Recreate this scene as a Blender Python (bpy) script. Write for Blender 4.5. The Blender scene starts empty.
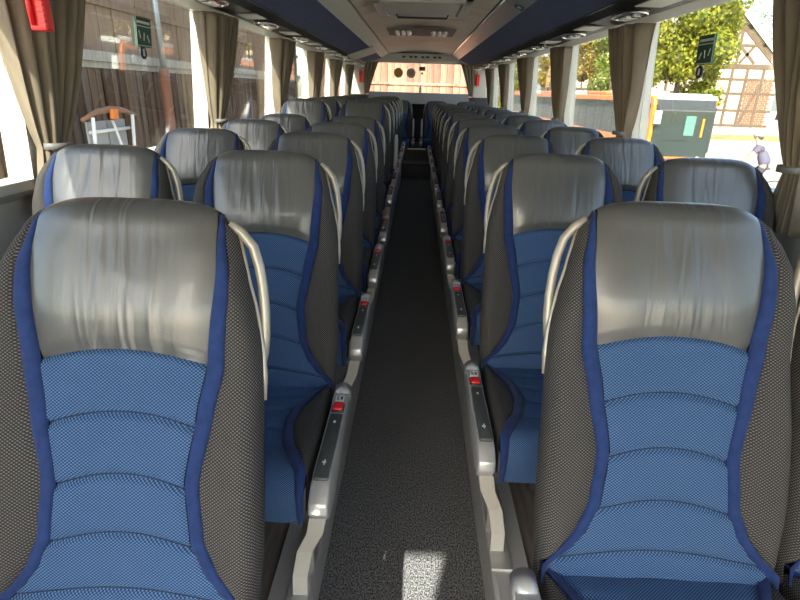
import bpy, bmesh, math, random
from mathutils import Vector, Matrix
random.seed(7)
R = math.radians
scene = bpy.context.scene
COL = scene.collection
PI = math.pi

# ------------------------------------------------------------------ camera
F_PX = 538.56
PITCH, YAW, ROLL = 0.3719, 0.0206, 0.0302
CAM = Vector((-0.0095, 0.0, 1.395))
cam_d = bpy.data.cameras.new('camera'); cam = bpy.data.objects.new('camera', cam_d); COL.objects.link(cam)
cam_d.sensor_width = 36; cam_d.lens = F_PX / 800 * 36; cam_d.clip_start = 0.02; cam_d.clip_end = 400
cy, sy, cp, sp = math.cos(YAW), math.sin(YAW), math.cos(PITCH), math.sin(PITCH)
r0 = Vector((cy, sy, 0)); f0 = Vector((-sy, cy, 0)); zz = Vector((0, 0, 1))
fw = f0 * cp - zz * sp; up = f0 * sp + zz * cp
rr = r0 * math.cos(ROLL) + up * math.sin(ROLL); uu = up * math.cos(ROLL) - r0 * math.sin(ROLL)
M = Matrix((rr, uu, -fw)).transposed().to_4x4(); M.translation = CAM
cam.matrix_world = M
scene.camera = cam

# ------------------------------------------------------------------ sky, sun, exposure
SUN_AZ, SUN_EL = 76, 35          # azimuth measured from the barn side (-x) towards the bus front (-y)
sdir = Vector((-math.cos(R(SUN_AZ)) * math.cos(R(SUN_EL)), -math.sin(R(SUN_AZ)) * math.cos(R(SUN_EL)), math.sin(R(SUN_EL))))
w = bpy.data.worlds.new('world'); scene.world = w; w.use_nodes = True
wn = w.node_tree.nodes; wl = w.node_tree.links
sky = wn.new('ShaderNodeTexSky'); sky.sky_type = 'NISHITA'; sky.sun_disc = False
sky.sun_elevation = R(SUN_EL); sky.sun_rotation = math.atan2(sdir.x, sdir.y)
sky.air_density = 1.0; sky.dust_density = 2.0; sky.ozone_density = 1.0
bg = wn['Background']; bg.inputs['Strength'].default_value = 0.42
wl.new(sky.outputs[0], bg.inputs['Color'])
sun_d = bpy.data.lights.new('sun', 'SUN'); sun_d.energy = 12; sun_d.angle = R(0.53); sun_d.color = (1, .94, .82)
sun = bpy.data.objects.new('sun', sun_d); COL.objects.link(sun)
sun.rotation_euler = sdir.to_track_quat('Z', 'Y').to_euler(); sun.location = (-4, -6, 6)
vs = scene.view_settings
vs.view_transform = 'Standard'; vs.look = 'None'; vs.gamma = 1; vs.use_curve_mapping = False
vs.exposure = 1.08

# ------------------------------------------------------------------ materials
MATS = {}
def mat(name, col, rough=.6, metal=0., spec=.5, noise=None, bump=None, coat=0., trans=0., sheen=0.):
    """principled; noise=(scale(xyz), colour2, detail) mixes a second colour, bump=(scale, strength)"""
    m = bpy.data.materials.new(name); m.use_nodes = True
    nt = m.node_tree; n = nt.nodes; l = nt.links; b = n['Principled BSDF']
    b.inputs['Base Color'].default_value = (*col, 1); b.inputs['Roughness'].default_value = rough
    b.inputs['Metallic'].default_value = metal; b.inputs['Specular IOR Level'].default_value = spec
    b.inputs['Coat Weight'].default_value = coat; b.inputs['Sheen Weight'].default_value = sheen
    tc = n.new('ShaderNodeTexCoord')
    if noise:
        mp = n.new('ShaderNodeMapping'); mp.inputs['Scale'].default_value = noise[0]
        l.new(tc.outputs['Object'], mp.inputs['Vector'])
        nz = n.new('ShaderNodeTexNoise'); nz.inputs['Scale'].default_value = 1; nz.inputs['Detail'].default_value = noise[2]
        l.new(mp.outputs[0], nz.inputs['Vector'])
        mr = n.new('ShaderNodeMapRange'); mr.inputs['From Min'].default_value = .35; mr.inputs['From Max'].default_value = .65
        l.new(nz.outputs['Fac'], mr.inputs['Value'])
        mx = n.new('ShaderNodeMixRGB'); mx.inputs['Color1'].default_value = (*col, 1); mx.inputs['Color2'].default_value = (*noise[1], 1)
        l.new(mr.outputs[0], mx.inputs['Fac']); l.new(mx.outputs[0], b.inputs['Base Color'])
    if bump:
        mp2 = n.new('ShaderNodeMapping'); mp2.inputs['Scale'].default_value = bump[0]
        l.new(tc.outputs['Object'], mp2.inputs['Vector'])
        nz2 = n.new('ShaderNodeTexNoise'); nz2.inputs['Scale'].default_value = 1; nz2.inputs['Detail'].default_value = 3
        l.new(mp2.outputs[0], nz2.inputs['Vector'])
        bp = n.new('ShaderNodeBump'); bp.inputs['Strength'].default_value = bump[1]; bp.inputs['Distance'].default_value = .01
        l.new(nz2.outputs['Fac'], bp.inputs['Height']); l.new(bp.outputs[0], b.inputs['Normal'])
    MATS[name] = m
    return m

def weave(name, dark, light, lx, ly, rough=.85, lo=-.25, hi=.6):
    m = mat(name, dark, rough, spec=.25); nt = m.node_tree; n = nt.nodes; l = nt.links; b = n['Principled BSDF']
    uv = n.new('ShaderNodeUVMap'); sx = n.new('ShaderNodeSeparateXYZ'); l.new(uv.outputs[0], sx.inputs[0])
    def s(out, lam):
        a = n.new('ShaderNodeMath'); a.operation = 'MULTIPLY'; a.inputs[1].default_value = 2 * PI / lam; l.new(out, a.inputs[0])
        c = n.new('ShaderNodeMath'); c.operation = 'SINE'; l.new(a.outputs[0], c.inputs[0]); return c.outputs[0]
    p = n.new('ShaderNodeMath'); p.operation = 'MULTIPLY'; l.new(s(sx.outputs[0], lx), p.inputs[0]); l.new(s(sx.outputs[1], ly), p.inputs[1])
    mr = n.new('ShaderNodeMapRange'); mr.inputs['From Min'].default_value = lo; mr.inputs['From Max'].default_value = hi
    l.new(p.outputs[0], mr.inputs['Value'])
    mx = n.new('ShaderNodeMixRGB'); mx.inputs['Color1'].default_value = (*dark, 1); mx.inputs['Color2'].default_value = (*light, 1)
    l.new(mr.outputs[0], mx.inputs['Fac']); l.new(mx.outputs[0], b.inputs['Base Color'])
    bp = n.new('ShaderNodeBump'); bp.inputs['Strength'].default_value = .25; bp.inputs['Distance'].default_value = .002
    l.new(mr.outputs[0], bp.inputs['Height']); l.new(bp.outputs[0], b.inputs['Normal'])
    return m

M_BLUE = weave('blue_weave', (.008, .024, .07), (.078, .16, .315), .0066, .0054)
M_WING = weave('charcoal_weave', (.017, .0165, .017), (.14, .132, .126), .0070, .0058, lo=-.1, hi=.9)
M_STRIP = mat('royal_blue_velour', (.008, .022, .088), .8, spec=.2, noise=((60, 60, 60), (.012, .03, .115), 3), sheen=.1)
M_LEATHER = mat('grey_leather', (.068, .069, .068), .32, spec=.7, bump=((450, 450, 450), .06), coat=.15)
def leather_creases():
    nt = M_LEATHER.node_tree; n = nt.nodes; l = nt.links; b = n['Principled BSDF']
    old = [x for x in n if x.type == 'BUMP'][0]
    uv = n.new('ShaderNodeUVMap'); oi = n.new('ShaderNodeObjectInfo')
    mp = n.new('ShaderNodeMapping'); mp.inputs['Scale'].default_value = (34, 4.5, 1); l.new(uv.outputs[0], mp.inputs['Vector'])
    cb = n.new('ShaderNodeCombineXYZ'); ml = n.new('ShaderNodeMath'); ml.operation = 'MULTIPLY'; ml.inputs[1].default_value = 40
    l.new(oi.outputs['Random'], ml.inputs[0]); l.new(ml.outputs[0], cb.inputs[2]); l.new(cb.outputs[0], mp.inputs['Location'])
    nz = n.new('ShaderNodeTexNoise'); nz.inputs['Scale'].default_value = 1; nz.inputs['Detail'].default_value = 1.5; nz.inputs['Distortion'].default_value = .6
    l.new(mp.outputs[0], nz.inputs['Vector'])
    # only the middle of the headrest is creased
    sx = n.new('ShaderNodeSeparateXYZ'); l.new(uv.outputs[0], sx.inputs[0])
    d = n.new('ShaderNodeMath'); d.operation = 'ABSOLUTE'; l.new(sx.outputs[0], d.inputs[0])
    mr = n.new('ShaderNodeMapRange'); mr.inputs['From Min'].default_value = .12; mr.inputs['From Max'].default_value = .03
    l.new(d.outputs[0], mr.inputs['Value'])
    bp = n.new('ShaderNodeBump'); bp.inputs['Distance'].default_value = .014
    st = n.new('ShaderNodeMath'); st.operation = 'MULTIPLY'; st.inputs[1].default_value = .55; l.new(mr.outputs[0], st.inputs[0])
    l.new(st.outputs[0], bp.inputs['Strength']); l.new(nz.outputs['Fac'], bp.inputs['Height']); l.new(old.outputs[0], bp.inputs['Normal'])
    l.new(bp.outputs[0], b.inputs['Normal'])
leather_creases()
M_THREAD = mat('navy_thread', (.006, .014, .04), .9)
M_SHELL = mat('warm_grey_plastic', (.42, .40, .36), .4)
M_SILVER = mat('silver_paint', (.46, .46, .455), .3, metal=.45)
M_TRIM = mat('satin_trim', (.52, .52, .52), .3, metal=.35)
M_HANDLE = mat('champagne_handle', (.33, .305, .26), .35, metal=.3)
M_PAD = mat('dark_grey_rubber', (.055, .062, .062), .55)
M_RED = mat('red_button', (.75, .015, .02), .35)
M_LABEL = mat('white_label', (.75, .75, .73), .5)
M_BLACK = mat('black_plastic', (.012, .012, .012), .5)
M_DARK = mat('dark_underframe', (.02, .02, .022), .6)
M_CARPET = mat('charcoal_carpet', (.024, .026, .030), .95, spec=.1, noise=((230, 150, 230), (.24, .245, .255), 2), bump=((230, 150, 230), .6))
M_VINYL = mat('wood_vinyl', (.085, .07, .06), .4, noise=((60, 4, 4), (.17, .15, .13), 5))
M_CREAM = mat('cream_plastic', (.55, .53, .47), .45)
M_WALL = mat('light_grey_wall', (.45, .45, .43), .6)
M_CEIL = mat('ceiling_fabric', (.52, .44, .35), .45, noise=((3, 9, 3), (.60, .515, .415), 3))
M_NAVY = mat('navy_felt', (.055, .07, .135), .8, spec=.25, noise=((40, 8, 40), (.066, .084, .16), 4))
M_CHAN = mat('service_black', (.03, .028, .026), .5)
M_CHROME = mat('chrome', (.75, .75, .75), .15, metal=1)
M_LENS = mat('lamp_lens', (.85, .85, .82), .2)
M_CURT = mat('taupe_curtain', (.20, .165, .125), .85, spec=.15, noise=((30, 30, 6), (.24, .20, .15), 3))
M_BAND = mat('grey_tieback', (.13, .13, .13), .6)
M_GREEN = mat('sign_green', (.01, .075, .045), .5)
M_SIGNW = mat('sign_white', (.7, .75, .7), .5)
M_NAVYOV = mat('sign_navy', (.01, .015, .04), .5)

def add_translucent(m, col, f):
    nt = m.node_tree; n = nt.nodes; l = nt.links
    out = n['Material Output']; t = n.new('ShaderNodeBsdfTranslucent'); t.inputs['Color'].default_value = (*col, 1)
    mx = n.new('ShaderNodeMixShader'); mx.inputs[0].default_value = f
    l.new(n['Principled BSDF'].outputs[0], mx.inputs[1]); l.new(t.outputs[0], mx.inputs[2]); l.new(mx.outputs[0], out.inputs['Surface'])
add_translucent(M_CURT, (.42, .37, .27), .16)

def glass(name, tint=(1, 1, 1), base=.05, k=.85):
    m = bpy.data.materials.new(name); m.use_nodes = True; nt = m.node_tree; n = nt.nodes; l = nt.links
    n.remove(n['Principled BSDF']); out = n['Material Output']
    t = n.new('ShaderNodeBsdfTransparent'); t.inputs[0].default_value = (*tint, 1)
    g = n.new('ShaderNodeBsdfGlossy'); g.inputs['Roughness'].default_value = 0.0; g.inputs['Color'].default_value = (1, 1, 1, 1)
    lw = n.new('ShaderNodeLayerWeight'); lw.inputs['Blend'].default_value = .5
    p = n.new('ShaderNodeMath'); p.operation = 'POWER'; p.inputs[1].default_value = 3.5; l.new(lw.outputs['Facing'], p.inputs[0])
    q = n.new('ShaderNodeMath'); q.operation = 'MULTIPLY_ADD'; q.inputs[1].default_value = k; q.inputs[2].default_value = base; l.new(p.outputs[0], q.inputs[0])
    mx = n.new('ShaderNodeMixShader'); l.new(q.outputs[0], mx.inputs[0]); l.new(t.outputs[0], mx.inputs[1]); l.new(g.outputs[0], mx.inputs[2])
    l.new(mx.outputs[0], out.inputs['Surface'])
    return m
M_GLASS = glass('tinted_side_glass', (.84, .86, .835), .016, .6)
M_CLEAR = glass('windscreen_glass', (.98, .99, .98), .02, .6)

# ------------------------------------------------------------------ helpers
def mesh(name, verts, faces, m, smooth=False, uv=None):
    me = bpy.data.meshes.new(name); me.from_pydata([tuple(v) for v in verts], [], faces); me.validate(); me.update()
    me.materials.append(m)
    if smooth: me.shade_smooth()
    if uv:
        lay = me.uv_layers.new(name='UVMap')
        for lp in me.loops: lay.data[lp.index].uv = uv[lp.vertex_index]
    return me
def obj(me, parent=None, name=None, loc=None, rot=None):
    o = bpy.data.objects.new(name or me.name, me); COL.objects.link(o)
    if parent is not None: o.parent = parent
    if loc is not None: o.location = loc
    if rot is not None: o.rotation_euler = rot
    return o
def tag(o, label, cat, group=None):
    o['label'] = label; o['category'] = cat
    if group: o['group'] = group
    return o
def thing(name, label, cat, loc=(0, 0, 0), group=None, rot=None):
    o = bpy.data.objects.new(name, None); COL.objects.link(o); o.location = loc; o.empty_display_size = .1
    if rot: o.rotation_euler = rot
    return tag(o, label, cat, group)
def struct(o):
    o['kind'] = 'structure'; return o
def copy_tree(o, parent=None):
    c = o.copy(); COL.objects.link(c)
    if parent is not None: c.parent = parent
    for ch in list(o.children): copy_tree(ch, c)
    return c
def grid_faces(nr, nc, flip=False):
    f = []
    for i in range(nr - 1):
        for j in range(nc - 1):
            a = i * nc + j; q = (a, a + 1, a + nc + 1, a + nc)
            f.append(q[::-1] if flip else q)
    return f
def bm_mesh(name, bm, m, smooth=False):
    bmesh.ops.recalc_face_normals(bm, faces=bm.faces)
    me = bpy.data.meshes.new(name); bm.to_mesh(me); bm.free(); me.materials.append(m)
    if smooth: me.shade_smooth()
    return me
def bm_box(bm, lo, hi, bev=0., seg=2):
    r = bmesh.ops.create_cube(bm, size=1); vs_ = r['verts']
    for v in vs_:
        v.co = Vector([lo[i] + (v.co[i] + .5) * (hi[i] - lo[i]) for i in range(3)])
    if bev > 0:
        es = list({e for v in vs_ for e in v.link_edges})
        bmesh.ops.bevel(bm, geom=es, offset=bev, segments=seg, affect='EDGES', profile=.5)
def box(name, lo, hi, m, bev=0., smooth=False):
    bm = bmesh.new(); bm_box(bm, lo, hi, bev); return bm_mesh(name, bm, m, smooth)
def prism_x(name, prof, x0, x1, m, bev=0., smooth=False):
    """closed profile in (y,z), extruded along x"""
    n = len(prof); v = [(x0, *p) for p in prof] + [(x1, *p) for p in prof]
    f = [tuple(range(n)), tuple(range(2 * n - 1, n - 1, -1))] + [(i, i + n, (i + 1) % n + n, (i + 1) % n) for i in range(n)]
    bm = bmesh.new(); bv = [bm.verts.new(q) for q in v]
    for q in f: bm.faces.new([bv[i] for i in q])
    bmesh.ops.recalc_face_normals(bm, faces=bm.faces)
    if bev > 0:
        es = [e for e in bm.edges if len(e.link_faces) == 2 and e.calc_face_angle() > .6]
        bmesh.ops.bevel(bm, geom=es, offset=bev, segments=2, affect='EDGES', profile=.5)
    return bm_mesh(name, bm, m, smooth)
def prism_y(name, prof, y0, y1, m, closed=True):
    """profile in (x,z) extruded along y"""
    n = len(prof); v = [(p[0], y0, p[1]) for p in prof] + [(p[0], y1, p[1]) for p in prof]
    f = [(i, i + n, (i + 1) % n + n, (i + 1) % n) for i in range(n)] + [tuple(range(n)), tuple(range(2 * n - 1, n - 1, -1))]
    bm = bmesh.new(); bv = [bm.verts.new(q) for q in v]
    for q in f: bm.faces.new([bv[i] for i in q])
    return bm_mesh(name, bm, m)
def tube_bm(bm, pts, rad, seg=8, flat=1.):
    pts = [Vector(p) for p in pts]; rings = []
    for i, p in enumerate(pts):
        t = (pts[min(i + 1, len(pts) - 1)] - pts[max(i - 1, 0)]).normalized()
        a = t.orthogonal().normalized() if i == 0 else (pa - t * pa.dot(t)).normalized()
        pa = a; b = t.cross(a)
        r = rad[i] if isinstance(rad, (list, tuple)) else rad
        rings.append([bm.verts.new(p + (a * math.cos(2 * PI * k / seg) + b * math.sin(2 * PI * k / seg) * flat) * r) for k in range(seg)])
    for i in range(len(rings) - 1):
        for k in range(seg):
            bm.faces.new((rings[i][k], rings[i][(k + 1) % seg], rings[i + 1][(k + 1) % seg], rings[i + 1][k]))
    bm.faces.new(rings[0][::-1]); bm.faces.new(rings[-1])
def tube(name, pts, rad, m, seg=8):
    bm = bmesh.new(); tube_bm(bm, pts, rad, seg); return bm_mesh(name, bm, m, True)
def lerp_tab(tab):
    def f(x):
        if x <= tab[0][0]: return tab[0][1]
        for (a, fa), (b, fb) in zip(tab, tab[1:]):
            if x <= b:
                t = (x - a) / (b - a); t = t * t * (3 - 2 * t) * .5 + t * .5
                return fa + (fb - fa) * t
        return tab[-1][1]
    return f
def sstep(x): x = max(0., min(1., x)); return x * x * (3 - 2 * x)
def disc(name, c, r, axis, m, depth=.002, seg=24):
    bm = bmesh.new()
    bmesh.ops.create_cone(bm, cap_ends=True, segments=seg, radius1=r, radius2=r, depth=depth)
    rot = {'x': Matrix.Rotation(PI / 2, 3, 'Y'), 'y': Matrix.Rotation(PI / 2, 3, 'X'), 'z': Matrix.Identity(3)}[axis]
    for v in bm.verts: v.co = rot @ v.co + Vector(c)
    return bm_mesh(name, bm, m)

# ------------------------------------------------------------------ the coach shell
Y0, Y1 = -1.62, 10.85
ZP = .15                                   # podium under the seats
AH = .258                                  # half width of the aisle floor
XB, XT, ZB_, ZT_ = 1.245, 1.20, 1.10, 1.78 # window plane: belt and top
PIL = [1.72 + 1.53 * k for k in range(-2, 7)]
LRAISE_Y = 3.95                            # barn-side podium is higher from here on
floor = struct(obj(box('floor', (-AH, Y0, -.06), (AH, 9.2, 0), M_CARPET)))
struct(obj(box('floor_podium', (AH, Y0, -.06), (1.27, Y1, ZP), M_VINYL)))
struct(obj(box('floor_podium', (-1.27, Y0, -.06), (-AH, LRAISE_Y, ZP), M_VINYL)))
struct(obj(box('floor_podium', (-1.27, LRAISE_Y, -.06), (-AH, Y1, ZP + .09), M_VINYL)))
def trim_profile(s, zt): return [(s * (AH - .012), 0), (s * (AH + .001), 0), (s * (AH + .09), zt + .001), (s * (AH + .09), zt + .012), (s * (AH - .004), zt + .016), (s * (AH - .012), zt - .005)]
struct(obj(prism_y('trim_1', trim_profile(1, ZP), Y0, 9.2, M_TRIM)))
struct(obj(prism_y('trim_2', trim_profile(-1, ZP), Y0, LRAISE_Y, M_TRIM)))
struct(obj(prism_y('trim_3', trim_profile(-1, ZP + .09), LRAISE_Y, 9.2, M_TRIM)))
# steps up to the rear bench
st = struct(obj(box('floor_step', (-AH, 9.2, -.06), (AH, 9.62, .25), M_CARPET)))
obj(box('step_edge', (-AH, 9.19, .225), (AH, 9.22, .253), M_PAD), st)
st2 = struct(obj(box('floor_step', (-AH, 9.62, -.06), (AH, Y1, .46), M_CARPET)))
obj(box('step_edge', (-AH * .6, 9.61, .44), (AH * .6, 9.65, .463), M_SILVER), st2)

for s, zb in ((-1, ZP + .09), (1, ZP)):
    struct(obj(box('floor_bench_base', (min(s * AH, s * 1.26), 9.62, zb), (max(s * AH, s * 1.26), Y1, .46), M_CARPET)))
def wx(z, s): return s * (XB + (XT - XB) * (z - ZB_) / (ZT_ - ZB_))
for s, side in ((-1, 'left'), (1, 'right')):
    wall = struct(obj(prism_y('wall_' + side, [(s * 1.27, ZP), (s * 1.33, ZP), (s * 1.30, ZB_), (s * 1.215, ZB_), (s * 1.215, ZB_ - .03), (s * 1.25, ZB_ - .06)], Y0, Y1, M_WALL)))
    obj(prism_y('header', [(wx(ZT_, s), ZT_), (wx(ZT_, s) + s * .06, ZT_), (s * 1.2, 2.12), (s * 1.1, 2.12)], Y0, Y1, M_CREAM), wall)
    obj(prism_y('skirt', [(s * 1.28, -.9), (s * 1.33, -.9), (s * 1.33, ZP), (s * 1.28, ZP)], Y0, Y1, M_WALL), wall)
    for y in PIL:
        if y > Y1 - .1: continue
        prof = [(wx(ZB_, s) - s * .03, ZB_), (wx(ZB_, s) + s * .05, ZB_), (wx(ZT_ + .03, s) + s * .05, ZT_ + .03), (wx(ZT_ + .03, s) - s * .03, ZT_ + .03)]
        obj(prism_y('pillar', prof, y - .03, y + .03, M_CREAM), wall)
        obj(prism_y('seal', [(wx(ZB_, s) - s * .004, ZB_), (wx(ZB_, s) + s * .012, ZB_), (wx(ZT_, s) + s * .012, ZT_), (wx(ZT_, s) - s * .004, ZT_)], y + .03, y + .045, M_BLACK), wall)
n = 0
ends = [Y0] + PIL
for s in (-1, 1):
    for a, b in zip(ends, ends[1:]):
        n += 1; a_ = a + .035; b_ = min(b - .03, Y1)
        if b_ - a_ < .2: continue
        struct(obj(prism_y('window_%d' % n, [(wx(ZB_, s) + s * .006, ZB_ + .001), (wx(ZB_, s) + s * .011, ZB_ + .001), (wx(ZT_, s) + s * .011, ZT_ - .001), (wx(ZT_, s) + s * .006, ZT_ - .001)], a_, b_, M_GLASS)))
# roof over everything, front bulkhead under the windscreen, windscreen
struct(obj(box('roof', (-1.25, Y0, 2.12), (1.25, Y1 + .1, 2.2), M_WALL)))
fr = struct(obj(box('wall_front', (-1.3, Y0 - .08, -.9), (1.3, Y0, .42), M_WALL)))
struct(obj(box('window_20', (-1.25, Y0 - .02, .42), (1.25, Y0 - .012, 2.118), M_CLEAR)))
sb = tag(obj(box('sun_blocker', (-.60, Y0 + .01, 1.70), (1.2, Y0 + .02, 2.118), M_DARK)), 'unseen dark panel added inside the windscreen to trim the sun patch', 'light blocker')  # unseen panel added to cut off the sun patch on the aisle carpet
obj(tube('blocker_bar', [(-.60, Y0 + .015, 1.70), (1.2, Y0 + .015, 1.70)], .012, M_SILVER), sb)
# ceiling: vaulted fabric panels across the aisle
CE = .50
def cz(x): return 1.955 + .05 * math.cos(x / CE * PI / 2)
ceil = struct(obj(box('ceiling', (-.52, Y0, 2.05), (.52, 9.95, 2.115), M_CEIL)))
pn = []
y = Y0
while y < 9.85:
    yy = min(y + .47, 9.9); vv = []; NX = 10
    for dz in (0, .02):
        for j in range(NX + 1):
            x = -CE + 2 * CE * j / NX
            vv += [(x, y + .004, cz(x) + dz), (x, yy - .004, cz(x) + dz)]
    k = 2 * (NX + 1); ff = []
    for j in range(NX):
        a = 2 * j; ff.append((a, a + 1, a + 3, a + 2)); ff.append((k + a, k + a + 2, k + a + 3, k + a + 1))
        ff.append((a, a + 2, k + a + 2, k + a)); ff.append((a + 1, k + a + 1, k + a + 3, a + 3))
    obj(mesh('ceiling_panel', vv, ff, M_CEIL, False), ceil)
    y = yy
# rear header beam
hb = struct(obj(box('trim_4', (-.64, 9.9, 1.845), (.64, 10.05, 2.05), M_CREAM, .012)))
for i in range(7):
    x = -.3 + i * .1 + (.02 if i % 2 else 0)
    obj(box('air_slot', (x, 9.892, 1.90), (x + .055, 9.902, 1.93), M_PAD), hb)
obj(box('header_lip', (-.62, 9.87, 1.97), (.62, 9.905, 1.985), M_DARK), hb)

# luggage racks with service channel
def rack(s, label):
    root = thing('luggage_rack', label, 'luggage rack', (s * .9, 4, 1.9))
    def P(name, prof, y0, y1, m): 
        o = obj(prism_y(name, [(s * x - s * .9, z - 1.9) for x, z in prof], y0 - 4, y1 - 4, m), root); return o
    YE = 10.0; RY0 = .35
    P('strip_shadow_gap', [(.495, 1.965), (.512, 1.965), (.512, 1.985), (.495, 1.985)], RY0, YE, M_BLACK)
    P('grab_rail', [(.512, 1.952), (.53, 1.952), (.53, 1.975), (.512, 1.975)], RY0, YE, M_CHROME if s > 0 else M_CREAM)
    P('edge_strip', [(.53, 1.952), (.648, 1.891), (.648, 1.93), (.53, 1.985)], RY0, YE, M_SILVER if s > 0 else M_CREAM)
    segs = [(RY0, YE)] if s > 0 else [(RY0, 7.6), (8.5, YE)]
    for a, b in segs:
        P('fascia', [(.65, 1.891), (.895, 1.807), (.895, 1.85), (.65, 1.935)], a, b, M_NAVY)
    if s < 0:
        P('divider', [(.60, 1.90), (.66, 1.872), (.98, 1.765), (.98, 1.83), (.60, 1.95)], 7.6, 8.5, M_CREAM)
        P('divider_lip', [(.60, 1.885), (.66, 1.857), (1.0, 1.74), (1.0, 1.80), (.60, 1.93)], 7.56, 7.6, M_CREAM)
    P('seam_gasket', [(.897, 1.803), (.91, 1.803), (.91, 1.84), (.897, 1.84)], RY0, YE, M_BLACK)
    P('service_channel', [(.91, 1.806), (.95, 1.775), (1.08, 1.765), (1.12, 1.775), (1.12, 1.85), (.91, 1.85)], RY0, YE, M_CHAN)
    P('window_valance', [(1.12, 1.772), (1.185, 1.752), (1.192, 1.752), (1.192, 1.80), (1.12, 1.80)], RY0, YE, M_CREAM)
    P('rack_floor', [(.65, 1.94), (1.12, 1.86), (1.12, 1.88), (.65, 1.96)], RY0, YE, M_DARK)
    return root
rack(-1, 'navy overhead luggage rack with a cream divider, above the barn-side windows')
rack(1, 'navy overhead luggage rack with silver edge strip, above the windows facing the parked buses')

def service_unit(s, y, label):
    root = thing('service_unit', label, 'reading light', (s * .985, y, 1.7655), 'reading light and air nozzle units under the luggage racks')
    bm = bmesh.new()
    bmesh.ops.create_uvsphere(bm, u_segments=20, v_segments=8, radius=1)
    for v in bm.verts: v.co = Vector((v.co.x * .07, v.co.y * .17, min(0, max(v.co.z, -.75) * .022)))
    obj(bm_mesh('housing', bm, M_BLACK, True), root)
    ring = [(.062 * math.cos(2 * PI * k / 24), .15 * math.sin(2 * PI * k / 24), -.012) for k in range(25)]
    obj(tube('bezel', ring, .0065, M_CHROME, 6), root)
    for yy, r in ((-.085, .022), (.085, .022)):
        o = obj(disc('air_nozzle', (0, yy, -.02), r, 'z', M_CHROME, .016, 16), root)
    bm = bmesh.new(); bm_box(bm, (-.03, -.045, -.027), (.03, .045, -.015), .006)
    obj(bm_mesh('lamp_lens', bm, M_LENS), root)
    obj(disc('call_button', (.042, -.02, -.018), .007, 'z', M_RED, .006, 10), root)
    # light plastic tail panel beside the unit
    obj(box('access_panel', (-.06, -.44, -.003), (.06, -.22, .0035), M_CREAM, .003), root)
    return root
ordn = ['first', 'second', 'third', 'fourth', 'fifth', 'sixth', 'seventh', 'eighth', 'ninth', 'tenth', 'eleventh', 'twelfth']
for s in (-1, 1):
    for i in range(9):
        service_unit(s, (1.79 if s < 0 else 1.92) + i * 1.0 - .0, '%s reading light and nozzle unit from the front, under the %s rack' % (ordn[i], 'barn-side' if s < 0 else 'bus-side'))
# small exit sign on the silver strip
ex = obj(box('exit_sign', (-.028, -.05, -.004), (.028, .05, .004), M_GREEN)); ex.location = (.612, 3.88, 1.904); ex.rotation_euler = (0, R(27), 0)
tag(ex, 'small green exit sign on the silver edge strip of the luggage rack', 'sign')
a_ = obj(box('arrow', (-.012, -.03, -.0055), (.012, .012, -.004), M_SIGNW), ex)

# roof hatch and light panel
rh = thing('roof_hatch', 'beige roof hatch with raised frame and handle in the ceiling', 'hatch', (0, 4.45, 1.965))
bm = bmesh.new()
bm_box(bm, (-.34, -.42, -.03), (-.27, .42, .03), .012); bm_box(bm, (.27, -.42, -.03), (.34, .42, .03), .012)
bm_box(bm, (-.34, .35, -.03), (.34, .42, .03), .012); bm_box(bm, (-.34, -.42, -.03), (.34, -.35, .03), .012)
obj(bm_mesh('frame', bm, M_SHELL), rh)
obj(box('cover', (-.27, -.35, -.02), (.27, .35, .02), M_CREAM, .01), rh)
obj(tube('handle', [(-.2, .25, -.02), (-.19, .25, -.045), (.19, .25, -.045), (.2, .25, -.02)], .008, M_DARK), rh)
lp = thing('lamp_panel', 'dark ceiling panel with two clusters of white spot lamps', 'lamp', (0, 6.45, 1.985))
obj(box('panel', (-.36, -.40, -.012), (.36, .40, .012), mat('lamp_panel_grey', (.14, .125, .11), .5), .006), lp)
for sx in (-1, 1):
    for k in range(3):
        x = sx * (.13 + .062 * k)
        bm = bmesh.new(); bmesh.ops.create_uvsphere(bm, u_segments=12, v_segments=8, radius=1)
        for v in bm.verts: v.co = Vector((x + v.co.x * .028, v.co.y * .2, -.012 + v.co.z * .03))
        obj(bm_mesh('spot_lamp', bm, M_LENS, True), lp)

# rear wall, shelf and rear window
wr = struct(obj(box('wall_rear', (-1.3, Y1, -.9), (1.3, Y1 + .08, 1.30), M_DARK)))
obj(box('top_rail', (-1.25, Y1, 1.86), (1.25, Y1 + .08, 2.12), M_CREAM), wr)
for s in (-1, 1):
    obj(box('corner_post', (min(s * 1.0, s * 1.25), Y1 - .02, 1.3), (max(s * 1.0, s * 1.25), Y1 + .08, 1.9), M_SHELL), wr)
sh = struct(obj(prism_x('shelf_rear', [(10.45, 1.17), (10.48, 1.16), (10.84, 1.30), (10.84, 1.355), (10.80, 1.355)], -.93, .93, mat('shelf_beige', (.30, .275, .235), .6))))
struct(obj(box('window_21', (-1.0, Y1 + .03, 1.30), (1.0, Y1 + .036, 1.86), M_GLASS)))
for x, m, nm, lb in ((-.39, mat('sticker_tan', (.5, .27, .06), .5), 'round_sticker', 'round tan sticker on the rear window'), (-.155, mat('sticker_grey', (.4, .37, .34), .5), 'round_sticker', 'round grey sticker with two strokes on the rear window')):
    o = tag(obj(disc(nm, (0, 0, 0), .085, 'y', m, .004), loc=(x, Y1 + .02, 1.69)), lb, 'sticker')
    if x > -.3:
        for dx in (-.02, .02): obj(box('stroke', (dx - .007, -.004, -.035), (dx + .007, -.002, .035), M_PAD), o)
o = tag(obj(box('exit_sticker', (-.055, -.002, -.035), (.055, .002, .035), M_GREEN), loc=(.05, Y1 + .02, 1.77)), 'small green sticker on the rear window', 'sticker')
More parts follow.
